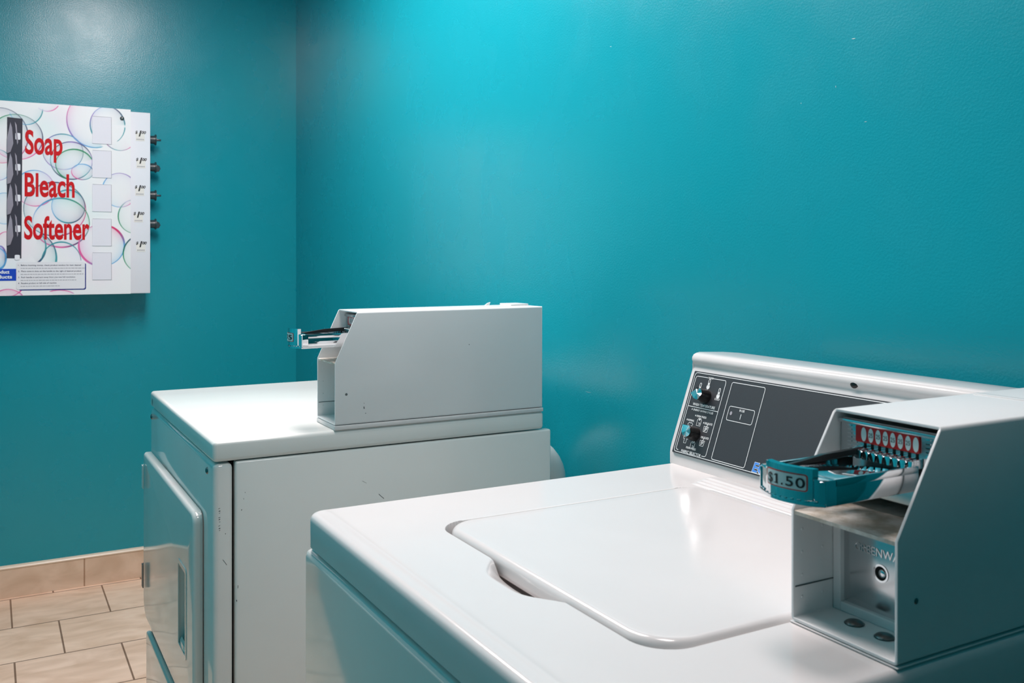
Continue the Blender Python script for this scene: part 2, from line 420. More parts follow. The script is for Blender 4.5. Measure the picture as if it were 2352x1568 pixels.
CF.line(bm, [(.0545, .0950), (.0800, .0950), (.0815, .0938), (.0822, .0915), (.0822, -.0145), (.0815, -.0168), (.0795, -.0178), (.0735, -.0178)], lw, h)
CF.line(bm, [(.0165, .0488), (.0822, .0488)], lw, h)
CF.line(bm, rrect(.0945, .1605, -.0182, .0945, .003), lw, h, True)
CF.line(bm, rrect(.1022, .1527, .0403, .0605, .003), lw*.9, h, True)
disc(bm, CF, .1085, .0507, .0022, .0028, h, mi=1)
CF.text(bm, 'IN USE', .1285, .0553, .0032, .0100, bold=.02, h=h)
CF.line(bm, [(.1285, .0445), (.1285, .0520)], .0010, h)
CF.text(bm, 'WASH TEMPERATURE', .0498, .0512, .0038, .0480, bold=.02, h=h)
CF.text(bm, 'FABRIC SELECTOR', .0505, -.0198, .0040, .0430, bold=.02, h=h)
CF.text(bm, 'ENERGY SAVING CYCLES', .0520, .0436, .0028, .0430, bold=.02, h=h)
disc(bm, CF, .0275, .0450, .0009, .0012, h)
def dotted(txt, a, b, W, dot=True):
    CF.text(bm, txt, a, b, .0029, W, bold=.02, h=h)
    if dot: disc(bm, CF, a-W/2-.0022, b+.0015, .0009, .0012, h)
dotted('PERM PRESS', .0515, .0353, .0215)
dotted('NORMAL', .0320, .0270, .0140)
dotted('DELICATE', .0700, .0275, .0165)
dotted('DELICATE', .0702, .0068, .0165, False)
dotted('PERM PRESS', .0478, -.0128, .0215, False)
CF.text(bm, 'COLD', .0732, .0648, .0029, .0105, bold=.02, h=h)
CF.text(bm, 'WARM', .0486, .0937, .0029, .0110, bold=.02, h=h)
def thermo(a, b):
    disc(bm, CF, a, b-.0052, .0034, .0036, h, 16)
    CF.line(bm, rrect(a-.0016, a+.0016, b-.003, b+.0065, .0015, 4), .0009, h, True)
    CF.poly(bm, rrect(a-.0010, a+.0010, b-.004, b+.001, .0003, 2), h)
thermo(.0735, .0760); thermo(.0478, .0868); thermo(.0310, .0790)
def shirt(a, b, s=1.):      # button shirt in a frame
    CF.line(bm, [(a-.0042*s, b-.0055*s), (a+.0042*s, b-.0055*s), (a+.0042*s, b+.003*s), (a+.002*s, b+.0055*s), (a-.002*s, b+.0055*s), (a-.0042*s, b+.003*s)], .0008, h, True)
    CF.line(bm, [(a-.002*s, b+.005*s), (a, b+.002*s), (a+.002*s, b+.005*s)], .0008, h)
    disc(bm, CF, a, b+.0035*s, .0013, .0012, h); disc(bm, CF, a, b-.001, .0006, .0006, h)
    CF.line(bm, [(a+.0006, b-.0035), (a+.003, b-.0035), (a+.003, b-.0015), (a+.0006, b-.0015)], .0007, h, True)
shirt(.0495, .0285); shirt(.0492, -.0060)
def tee(a, b):
    CF.line(bm, [(a-.0024, b-.006), (a+.0024, b-.006), (a+.0024, b+.001), (a+.0042, b-.0005), (a+.0055, b+.0022), (a+.002, b+.005), (a+.001, b+.004), (a-.001, b+.004), (a-.002, b+.005), (a-.0055, b+.0022), (a-.0042, b-.0005), (a-.0024, b+.001)], .0008, h, True)
tee(.0312, .0000); tee(.0325, .0205)
def basket(a, b):           # hand wash tub
    CF.line(bm, [(a-.005, b+.0028), (a-.0038, b-.005), (a+.0038, b-.005), (a+.005, b+.0028)], .0009, h, True)
    CF.line(bm, [(a-.002, b-.004), (a-.001, b+.001), (a+.0028, b+.0075)], .0009, h); CF.line(bm, [(a-.001, b-.003), (a+.0015, b-.001), (a+.003, b+.002)], .0012, h)
    CF.line(bm, [(a-.003, b+.001), (a-.0012, b-.001), (a+.0006, b+.001), (a+.0024, b-.001)], .0008, h)
basket(.0672, .0215); basket(.0672, .0008)
leg = obj('panel_legend', bm, [M['print'], M['ink_shade_grey']], con, smooth=False); leg['label'] = 'white printed washer legends'
bm = B()
CF.text(bm, 'EC', .1750, -.0197, .0135, .0235, 'l', .055, h=.0011, mi=1, shear=.12)
CF.text(bm, 'EC', .1757, -.0192, .0125, .0222, 'l', .028, h=.0014, mi=0, shear=.12)
lg = obj('panel_logo', bm, [M['blue_print'], M['print']], con, smooth=False); lg['label'] = 'blue lettered logo'
# knobs with chrome pointer caps
def knob(a, b, ang, name):
    bm = B(); hh = .0184
    pts = []
    for k in range(25):       # teardrop
        t = PI*.28 + (2*PI-.56*PI)*k/24
        pts.append((math.cos(t), math.sin(t)))
    pts.append((1.62, 0))
    def ring(r, hgt): return [(a+r*(p[0]*math.cos(ang)-p[1]*math.sin(ang)), b+r*(p[0]*math.sin(ang)+p[1]*math.cos(ang))) for p in pts]
    def circ(r): return [(a+r*math.cos(ang+math.atan2(p[1], p[0])), b+r*math.sin(ang+math.atan2(p[1], p[0]))) for p in pts]
    L = [[bm.verts.new(CF.p(x, y, z)) for x, y in q] for q, z in ((circ(.0108), .0008), (circ(.0104), .006), (ring(.0090, 0), .0125), (ring(.0090, 0), hh))]
    n = len(pts)
    for i in range(3):
        for k in range(n): bm.faces.new((L[i][k], L[i][(k+1) % n], L[i+1][(k+1) % n], L[i+1][k]))
    top = [bm.verts.new(CF.p(x, y, hh+.0004)) for x, y in ring(.0086, 0)]
    for k in range(n): bm.faces.new((L[3][k], L[3][(k+1) % n], top[(k+1) % n], top[k]))
    c = bm.verts.new(CF.p(a, b, hh+.0006))
    for k in range(n):
        f = bm.faces.new((top[k], top[(k+1) % n], c)); f.material_index = 1
    # radial facets of the spun cap
    for k in range(n):
        top[k].co += CF.N*(.0011*math.sin(k*2*PI*3/n+1.2)-.0006)
    o = obj(name, bm, [M['black'], M['cap']], con, ang=12); o['label'] = 'black knob with chrome pointer cap'
knob(.0486, .0668, PI*1.02, 'temperature_knob')
knob(.0478, .0100, PI*.80, 'fabric_knob')
PF = Frame((.3066, .5985, 1.0655), (1, 0, 0), (0, .25, 1))
bm = B(); dome(bm, PF, 0, 0, .0068, .003, -.001); pc = obj('hole_plug', bm, M['black'], con); pc['label'] = 'dark round hole plug'

# ------------------------------------------------------------------ coin meters
def coin_meter(name_label, x0, x1, yf, yt, yb, z0, zb, z1, sl, price, zbase, bolts=True, group=None, seam=None, tabs=None):
    """sl: slide dict  y0 (front), z0, z1, hw (half width)"""
    cx = (x0+x1)/2; t = .0026
    m = thing('coin_meter', name_label, 'coin meter', (cx, (yf+yb)/2, zbase), group)
    # housing: bent sheet metal, open at the front
    bm = B(); prof = [(yf, z0), (yf, zb), (yt, z1), (yb, z1), (yb, z0)]
    fs = prism(bm, prof, x0, x1, 'x')
    bm.edges.ensure_lookup_table()
    dele = [f for f in bm.faces if all(abs(v.co.y-yf) < 1e-6 for v in f.verts) or (len(f.verts) == 4 and f.normal.length >= 0 and {round(v.co.z, 5) for v in f.verts} == {round(zb, 5), round(z1, 5)})]
    es = [e for e in bm.edges if (abs(e.verts[0].co.x-e.verts[1].co.x) < 1e-6) and not any(f in dele for f in e.link_faces) and
          (abs(e.verts[0].co.z-z1) < 1e-6 and abs(e.verts[1].co.z-z1) < 1e-6 or abs(e.verts[0].co.z-z0) < 1e-6 and abs(e.verts[1].co.z-z0) < 1e-6)]
    bmesh.ops.delete(bm, geom=dele, context='FACES')
    bmesh.ops.recalc_face_normals(bm, faces=bm.faces[:])
    es = [e for e in bm.edges if e.is_valid and len(e.link_faces) == 2 and abs(e.verts[0].co.x-e.verts[1].co.x) < 1e-6]
    bmesh.ops.bevel(bm, geom=es, offset=.0035, segments=4, affect='EDGES', profile=.5)
    bmesh.ops.recalc_face_normals(bm, faces=bm.faces[:])
    # make sure the normals point outward
    top = max(bm.faces, key=lambda f: f.calc_center_median().z)
    if top.normal.z < 0: bmesh.ops.reverse_faces(bm, faces=bm.faces[:])
    bm.faces.layers.int.new('keep')
    hs = obj('housing', bm, M['meter'], m, ang=40)
    so = hs.modifiers.new('sheet', 'SOLIDIFY'); so.thickness = t; so.offset = -1; so.use_even_offset = True
    bv = hs.modifiers.new('edge', 'BEVEL'); bv.width = .0007; bv.segments = 2; bv.limit_method = 'ANGLE'; bv.angle_limit = math.radians(50)
    xi0, xi1 = x0+t+.0004, x1-t-.0004
    # small screw hole on the outer side, rivets and a seam on the inner side
    SF = Frame((x1, 0, 0), (0, 1, 0), (0, 0, 1))
    bm = B(); dome(bm, SF, yf+.0206, z0+.0445*(zb-z0)/.091, .0024, .0008, .0001, 14); o = obj('side_screw', bm, M['steel'], hs)
    if not bolts:
        bm = B()
        for pts, w_ in (([(.2530, .9530), (.2536, .9490)], .0014), ([(.2560, .9415), (.2565, .9400)], .0012), ([(.2534, .9600), (.2534, .9580)], .0005), ([(.4634, 1.0556), (.4640, 1.0540)], .0012)):
            SF.line(bm, pts, w_, .0003)
        obj('paint_chips', bm, M['scuff'], hs, smooth=False)['kind'] = 'stuff'
    IF = Frame((x0+t, 0, 0), (0, 1, 0), (0, 0, 1))
    for (dy, dz) in ((.010, .018), (.010, .036), (.010, .055), (.010, .074), (.034, .018), (.034, .056), (.034, .074)):
        bm = B(); dome(bm, IF, yf+dy, z0+dz*(zb-z0)/.091, .0013, .0006, 0, 10); obj('rivet', bm, M['meter'], hs)
    bm = B(); box(bm, x0+t, x0+t+.0005, yf+.002, yf+.060, z0+.0275, z0+.0285); obj('panel_seam', bm, M['steel'], hs)
    if seam:
        bm = B(); box(bm, x0+.006, x1-.002, seam, seam+.0075, z1-.0004, z1+.0012, .0005, 2); obj('lid_seam', bm, M['meter'], hs)
    if tabs:
        bm = B(); ya, yb2 = tabs
        prism(bm, [(ya, z1), (ya+.010, z1), (ya+.0125, z1+.006), (ya+.007, z1+.0045)], x0+.004, x0+.007, 'x'); box(bm, x0+.001, x0+.05, yb2, yb-.002, z1-.0003, z1+.0035, .0012, 2)
        obj('lid_tab', bm, M['meter'], hs)
    # shelf between slide opening and money box
    bm = B(); prism(bm, [(yf+.0006, zb-.0036), (yf+.0006, zb-.0006), (yf+.002, zb), (yf+.09, zb+.001), (yf+.09, zb-.0030)], xi0, xi1, 'x'); sh = obj('shelf', bm, M['dirty'], m); sh['label'] = 'dusty stained shelf'
    # inner frame + polished money box door
    yp = yf+.046*(1 if bolts else 1.6)
    bm = B()
    za, zc = z0+t, zb-.0035
    fw = .008
    box(bm, xi0, xi0+fw, yp, yp+.01, za, zc, .0008, 1); box(bm, xi1-fw*.6, xi1, yp, yp+.01, za, zc, .0008, 1)
    box(bm, xi0+fw, xi1-fw*.6, yp, yp+.01, za, za+.008, .0008, 1); box(bm, xi0+fw, xi1-fw*.6, yp, yp+.01, zc-.003, zc, .0008, 1)
    obj('box_frame', bm, M['meter'], m)
    DF = Frame((cx, yp+.006, (za+zc)/2), (1, 0, 0), (0, 0, 1))
    bm = B(); hw = (xi1-xi0)/2-fw*.85; hh = (zc-za)/2-.0065
    DF.slab(bm, rrect(-hw, hw, -hh, hh, .006), -.004, .001, r=.001)
    md = obj('money_box_door', bm, M['chrome_soft'], m); md['label'] = 'polished metal money box door'
    bm = B()
    if bolts:
        DF.text(bm, 'GREENWALD', -.0305, .0117, .0068, .056, 'l', bold=.0, h=.0010, thick=.0006)
        obj('embossed_lettering', bm, M['chrome_soft'], md, ang=30)
    bm = B(); lx = (.5885-cx) if bolts else -.008; lz = .9610-(za+zc)/2 if bolts else 0
    n = 24; q = [(lx+.0066*math.cos(2*PI*k/n), lz+.0066*math.sin(2*PI*k/n)) for k in range(n)]
    DF.line(bm, q, .0016, .0016, True); DF.poly(bm, [(lx+.006*math.cos(2*PI*k/n), lz+.006*math.sin(2*PI*k/n)) for k in range(n)], .0012, 1)
    dome(bm, DF, lx+.001, lz, .0036, .0012, .0012, 14)
    obj('lock', bm, [M['chrome'], M['gap']], md)
    # floor bolts
    if bolts:
        FF = Frame((0, 0, z0+t), (1, 0, 0), (0, 1, 0))
        for bx, by in ((.5768, .2865), (.6080, .2848)):
            bm = B(); dome(bm, FF, bx, by, .0075, .0030, .0006, 24); disc(bm, FF, bx, by, .0082, .0082, .0005, 24)
            obj('floor_bolt', bm, M['steel'], m)
    # base plate
    if z0-zbase > .002:
        bm = B(); box(bm, x0-.001, x1+.0008, yf-.001, yb+.0005, zbase, z0-.0008, .0012, 2); obj('base_plate', bm, M['enamel'], m)
    # ---- chrome coin slide
    y0, sz0, sz1, hw = sl['y0'], sl['z0'], sl['z1'], sl['hw']; sx = sl.get('cx', cx); hz = sz1-sz0; kz = hz/.0197
    ye = sl['ye']
    def yfr(x): return y0-.013*(1-((x-sx)/hw)**2)
    bm = B()
    # tray floor, side walls with a slim rolled rim
    box(bm, sx-hw+.0001, sx+hw-.0001, y0+.0085, ye, sz0+.0001, sz1-.0045*kz, .0008, 2)
    box(bm, sx+hw-.003, sx+hw, y0+.0085, ye, sz1-.006*kz, sz1, .0008, 2)
    box(bm, sx-hw, sx-hw+.003, y0+.0085, ye, sz1-.006*kz, sz1, .0008, 2)
    # bowed front casting
    xs = [sx-hw+2*hw*k/16 for k in range(17)]
    prism(bm, [(x, yfr(x)) for x in xs]+[(sx+hw, y0+.010), (sx-hw, y0+.010)], sz0, sz1, 'z', .0012, 2)
    s_o = obj('coin_slide', bm, M['chrome'], m, ang=40); s_o['label'] = 'chrome push-in coin slide'
    # raised frame round the front: top lip, side posts, bottom ledge
    bm = B()
    def strip(xa, xb, za, zb2, off, th, k=12):
        xx = [xa+(xb-xa)*i/k for i in range(k+1)]
        prism(bm, [(x, yfr(x)-off) for x in xx]+[(x, yfr(x)-off+th) for x in xx[::-1]], za, zb2, 'z', .0004, 1)
    px0, px1 = sx-.0155*hw/.0335, sx+.0262*hw/.0335
    strip(px0, px1, sz0+.004*kz, sz1+.0078*kz, .0018, .006)
    strip(sx-hw+.0005, sx+hw-.0005, sz0, sz0+.0022*kz, .0015, .004)
    strip(sx+hw-.004, sx+hw-.0004, sz0+.0022*kz, sz1-.001, .0012, .003, 2); strip(sx-hw+.0004, sx-hw+.003, sz0+.0022*kz, sz1-.001, .0012, .003, 2)
    for i in range(11):
        xx = sx-hw*.82+1.64*hw*i/10; strip(xx-.0012, xx+.0012, sz0+.0026*kz, sz0+.0042*kz, .0012, .002, 1)
    obj('slide_face', bm, M['chrome'], s_o, ang=40)
    # price card
    bm = B(); la, lb = sl['lab']; lz0, lz1 = sl['labz']
    def curved(xa, xb, za, zb2, off, mi, r=.0022):
        us = [0, .15, .4, .7, 1]; xs = [xa+r*u for u in us]+[xa+r+(xb-xa-2*r)*k/8 for k in range(1, 8)]+[xb-r*u for u in us[::-1]]
        def ins(x):
            d = max(0, r-min(x-xa, xb-x)); return r-math.sqrt(max(0, r*r-d*d))
        for xi, xj in zip(xs[:-1], xs[1:]):
            f = bm.faces.new([bm.verts.new((x, yfr(x)-off, z)) for x, z in ((xi, za+ins(xi)), (xj, za+ins(xj)), (xj, zb2-ins(xj)), (xi, zb2-ins(xi)))]); f.material_index = mi
    curved(la, lb, lz0, lz1, .0021, 0); curved(la+.0009, lb-.0009, lz0+.0009, lz1-.0009, .0023, 1, .0015)
    TF = Frame((0, 0, 0), (1, 0, 0), (0, 0, 1)); n0 = len(bm.verts)
    bm.verts.ensure_lookup_table()
    if len(price) == 5:
        Hh = (lz1-lz0)-.0056
        for ch, fx, wf in zip(price, (.135, .325, .465, .64, .865), (.155, .060, .050, .170, .185)):
            TF.text(bm, ch, la+(lb-la)*fx, lz0+.0026, Hh, (lb-la)*wf, bold=.012, h=0, mi=2)
        xo = la+(lb-la)*.31
        TF.poly(bm, [(xo-.0021, lz0+.0026), (xo+.0021, lz0+.0026), (xo+.0021, lz0+.0033), (xo-.0021, lz0+.0033)], 0, 2); zt = lz0+.0026+Hh; TF.poly(bm, [(xo-.0022, zt-.0019), (xo-.0006, zt-.0012), (xo-.0006, zt), (xo-.0022, zt-.0011)], 0, 2)
    else: TF.text(bm, price, (la+lb)/2, lz0+.0026*kz, (lz1-lz0)-.0052*kz, (lb-la)-.0066, bold=.03, h=0, mi=2)
    bm.verts.ensure_lookup_table()
    for v in bm.verts[n0:]: v.co.y = yfr(v.co.x)-.0025
    obj('price_label', bm, [M['redline'], M['oval'], M['ink']], s_o, smooth=False)
    # black guide lever along the left of the tray
    bm = B(); xl = sx-hw+.0085
    prism(bm, [(y0+.018, sz1-.0035*kz), (ye+.004, sz1-.0005*kz), (ye+.004, sz1+.0045*kz), (y0+.060, sz1+.0030*kz), (y0+.018, sz1-.001*kz)], xl-.0022, xl+.0022, 'x', .0005, 1)
    obj('guide_rail', bm, M['black'], s_o)
    # chrome coin teeth and slots
    nt = 9; x_a, x_b = sl['teeth']; step = (x_b-x_a)/(nt-1)
    for i in range(nt):
        xx = x_a+step*i; bm = B()
        wdt = step*.40 if 0 < i < nt-1 else step*.28
        prism(bm, [(ye-.006, sz1-.0035*kz), (ye-.0048, sz1+.0030*kz), (ye-.0025, sz1+.0038*kz), (ye+.008, sz1+.0042*kz), (ye+.008, sz1-.0035*kz)], xx-wdt, xx+wdt, 'x', .0005, 2)
        obj('coin_tooth', bm, M['chrome'], s_o, ang=30)
    # coin plate with red denomination strip
    py = ye+.0085; ptop = sl['ptop']
    bm = B(); box(bm, xi0+.001, xi1-.001, py, py+.003, zb+.012, ptop, .0006, 1); box(bm, xi0+.001, xi1-.001, py-.004, py+.001, ptop-.004*kz, ptop-.0005, .0012, 2)
    cp = obj('coin_plate', bm, M['chrome_soft'], m)
    GF = Frame((0, py, 0), (1, 0, 0), (0, 0, 1))
    bm = B()
    for i in range(nt-1):
        xx = x_a+step*(i+.5); GF.poly(bm, [(xx-step*.17, sz1-.002*kz), (xx+step*.17, sz1-.002*kz), (xx+step*.17, sl['rz0']), (xx-step*.17, sl['rz0'])], .0004)
    obj('coin_slots', bm, M['gap'], cp, smooth=False)
    for side in (-1, 1):
        bm = B()
        for r in range(7):
            zz = ptop-.006*kz-r*.0033*kz
            for c in range(2):
                xc = (x_a-.0125 if side < 0 else x_b+.0065)+c*.0058
                if xc-.002 < xi0 or xc+.002 > xi1: continue
                GF.slab(bm, [(xc-.002, zz-.0005), (xc+.002, zz-.0005), (xc+.002, zz+.0005), (xc-.002, zz+.0005)], 0, .0006)
        if len(bm.faces): obj('plate_ridges', bm, M['chrome'], cp, smooth=False)
        else: bm.free()
    bm = B(); RX0, RX1 = sl['rx']; RZ0, RZ1 = sl['rz0'], sl['rz1']
    GF.slab(bm, rrect(RX0, RX1, RZ0, RZ1, .0012, 4), .0006, .0016)
    rs = obj('denomination_strip', bm, M['red'], cp, ang=30); rs['label'] = 'red denomination strip'
    bm = B(); nn = nt-1
    for i in range(nn):
        xx = x_a+step*(i+.5); zc2 = (RZ0+RZ1)/2+.0001
        disc(bm, GF, xx, zc2, step*.37, (RZ1-RZ0)*.43, .0019, 24, 0)
        if 0 < i < nn-1: GF.text(bm, '25', xx, zc2-.0017*kz, .0036*kz, step*.55, bold=.0, h=.0021, mi=1)
    obj('denomination_ovals', bm, [M['oval'], M['ink']], cp, smooth=False)
    return m

coin_meter('white coin meter priced $1.50 on the right edge of the washing machine', .5393, .6452, .2535, .3045, .680, .9165, 1.0090, 1.0900,
           dict(y0=.1985, z0=1.0376, z1=1.0573, hw=.0335, cx=.5945, ye=.300, lab=(.5815, .6180), labz=(1.0478, 1.0606), teeth=(.5655, .6235), ptop=1.0830, rx=(.5605, .6225), rz0=1.0648, rz1=1.0786),
           '$1.50', .9145, True, 'coin meters on the machines', seam=.4855)
coin_meter('white coin meter on the clothes dryer, standing at its right edge', -.5914, -.4881, .1995, .2410, .6277, .9232, 1.0335, 1.1232,
           dict(y0=.146, z0=1.0600, z1=1.0850, hw=.036, cx=-.5405, ye=.246, lab=(-.556, -.522), labz=(1.0715, 1.0870), teeth=(-.5690, -.5130), ptop=1.1150, rx=(-.5745, -.5085), rz0=1.0945, rz1=1.1110),
           '25', .9146, False, 'coin meters on the machines', tabs=(.548, .585))

# ------------------------------------------------------------------ clothes dryer
DX1, DX0, DY, DZ = -.4888, -1.176, -.0107, .9144
d = thing('clothes_dryer', 'white front-loading clothes dryer with a reeded glossy door, beside the left wall corner', 'dryer', ((DX0+DX1)/2, .32, 0))
d['label'] = 'white front-loading clothes dryer standing behind the washing machine'
bm = B(); box(bm, DX0, DX1, DY, .6309, DZ-.0352, DZ, .0075, 5); tp = obj('top_panel', bm, M['dryer'], d)
bm = B(); FD = Frame((0, DY, 0), (1, 0, 0), (0, 0, 1))
FD.poly(bm, [(-1.143+.0030*math.cos(2*PI*k/16), .893+.0080*math.sin(2*PI*k/16)) for k in range(16)], .0004); obj('screw_hole', bm, M['gap'], tp)
# front panel wraps round the corner; side panel starts behind a dark gap
bm = B(); box(bm, DX0+.001, DX1-.0005, DY+.001, .0225, .01, DZ-.0385, .008, 4)
SC = Frame((DX1-.0005, 0, 0), (0, 1, 0), (0, 0, 1))
for k in range(9):
    zz = .8020-.0048*k+.001*(k % 3); SC.line(bm, [(-.0014+.0006*(k % 3), zz), (.0012+.0004*(k % 2), zz+.0012-.0008*(k % 2))], .0007+.0005*(k % 3 == 1), .0004, mi=1)
SC.line(bm, [(.0058, .7167), (.0100, .7105), (.0122, .7070)], .0006, .0004, mi=1); SC.line(bm, [(.0100, .7600), (.0104, .7585)], .0008, .0004, mi=1)
fp = obj('front_panel', bm, [M['enamel_gloss'], M['scuff']], d)
for x in (-.537, -1.158):
    bm = B(); dome(bm, FD, x, .8575, .0062, .0035, -.001, 18); obj('screw', bm, M['steel'], fp)
for xa, xb in ((DX1-.02, DX1), (DX0, DX0+.02)):
    bm = B(); box(bm, xa, xb, .0262, .6474, .01, DZ-.0368, .004, 3)
    if xb == DX1:
        SC = Frame((DX1, 0, 0), (0, 1, 0), (0, 0, 1))
        for pts, w_ in (([(.2816, .7926), (.2855, .7885), (.2915, .7832)], .0008), ([(.028, .646), (.0285, .643)], .0012), ([(.0424, .8252), (.0426, .8236)], .0007), ([(.0367, .797), (.0364, .7945)], .0009),
                        ([(.0400, .8150), (.0402, .8130)], .0006), ([(.0305, .6700), (.0303, .6650)], .0007), ([(.25, .8200), (.258, .8150)], .0004)):
            SC.line(bm, pts, w_, .0003, mi=1)
    obj('side_panel', bm, [M['dryer'], M['scuff']], d)
bm = B(); box(bm, DX0+.02, DX1-.02, .0225, .645, .012, DZ-.04); obj('inner_drum_housing', bm, M['gap'], d)
# door
bm = B(); DFm = Frame((0, DY+.001, 0), (1, 0, 0), (0, 0, 1))
dx0, dx1, dz0, dz1 = -1.166, -.5665, .410, .7790
# ring of door leaf around a recessed grip
hx0, hx1, hz0, hz1 = -.709, -.634, .505, .659
xs = [dx0, hx0, hx1, dx1]; zs = [dz0, hz0, hz1, dz1]
def leaf():
    bm = B(); th = .018
    out = rrect(dx0, dx1, dz0, dz1, (.045, .012, .02, .012), 5); inn = rrect(hx0, hx1, hz0, hz1, .006, 5)
    n = len(out)
    Vo = [bm.verts.new(DFm.p(a, b, .002)) for a, b in out]
    V1 = [bm.verts.new(DFm.p(a, b, th-.007)) for a, b in out]
    lv = []
    c = ((dx0+dx1)/2, (dz0+dz1)/2)
    for q in range(1, 6):
        an = q/5*PI/2; ins = .008*(1-math.cos(an)); hh = th-.007+.007*math.sin(an)
        o2 = rrect(dx0+ins, dx1-ins, dz0+ins, dz1-ins, (.045-ins*.6, .012-ins*.6, .02-ins*.6, .012-ins*.6), 5)
        lv.append([bm.verts.new(DFm.p(a, b, hh)) for a, b in o2])
    I1 = [bm.verts.new(DFm.p(a, b, th)) for a, b in inn]; I2 = [bm.verts.new(DFm.p(a, b, .006)) for a, b in inn]
    seqs = [Vo, V1]+lv+[I1, I2]
    for A, C in zip(seqs[:-1], seqs[1:]):
        for k in range(n): bm.faces.new((A[k], A[(k+1) % n], C[(k+1) % n], C[k]))
    bm.faces.new(I2); bm.faces.new(Vo[::-1])
    return bm
dr = obj('door', leaf(), M['enamel_gloss'], d, ang=40)
bm = B()
DFm.line(bm, rrect(hx0-.001, hx1+.001, hz0-.001, hz1+.001, .006, 4), .008, .0195, True)
r = bmesh.ops.extrude_face_region(bm, geom=bm.faces[:]); bmesh.ops.translate(bm, verts=[g for g in r['geom'] if isinstance(g, bmesh.types.BMVert)], vec=(0, .002, 0))
prism(bm, [(hx0+.004, DY-.012), (hx0+.02, DY-.0175), (hx1-.02, DY-.0175), (hx1-.004, DY-.012)], hz0+.004, hz0+.014, 'z')
obj('door_handle', bm, M['enamel_gloss'], dr)
for z in (.497, .722):
    bm = B()
    for k in range(5): tube(bm, [(dx0-.006, DY-.012, z-.026+k*.0105), (dx0-.006, DY-.012, z-.026+k*.0105+.0096)], .0048, 12)
    box(bm, dx0-.006, dx0+.012, DY-.0195, DY-.0175, z-.026, z+.026, .0005, 1)
    box(bm, dx0-.008, dx0-.001, DY-.012, DY+.002, z-.026, z+.026, .0005, 1)
    obj('hinge', bm, M['steel'] if z < .6 else M['duct'], dr)
bm = B(); box(bm, DX0+.004, DX1-.006, DY-.010, DY+.002, .05, .368, .006, 4); obj('lower_panel', bm, M['enamel_gloss'], d)
# exhaust elbow behind
bm = B(); pth = [(-.635, .640, .783), (-.635, .665, .783)]
for k in range(1, 9):
    a = k/8*PI/2; pth.append((-.635, .665+.045*math.sin(a), .783-.045*(1-math.cos(a))))
pth += [(-.635, .71, .60), (-.635, .71, .10)]
tube(bm, pth, .055, 28); ed = obj('exhaust_duct', bm, M['duct'], d, ang=60)

# ------------------------------------------------------------------ soap vending machine on the left wall
VX = XL+.15
v = thing('soap_vending_machine', 'white laundry soap vending machine with bubble print mounted on the left wall', 'vending machine', (XL+.06, -.15, 1.09))
CY0, CY1, CZ0, CZ1 = -.450, .1192, 1.0885, 1.7615
bm = B(); box(bm, XL+.0005, XL+.128, CY0+.004, .190, CZ0, 1.7575, .002, 2); box(bm, XL+.0005, XL+.09, CY0+.004, .1915, CZ0+.0005, 1.757, .003, 2); cab = obj('cabinet', bm, M['vend_white'], v)
cab.data.transform(Matrix.Identity(4))
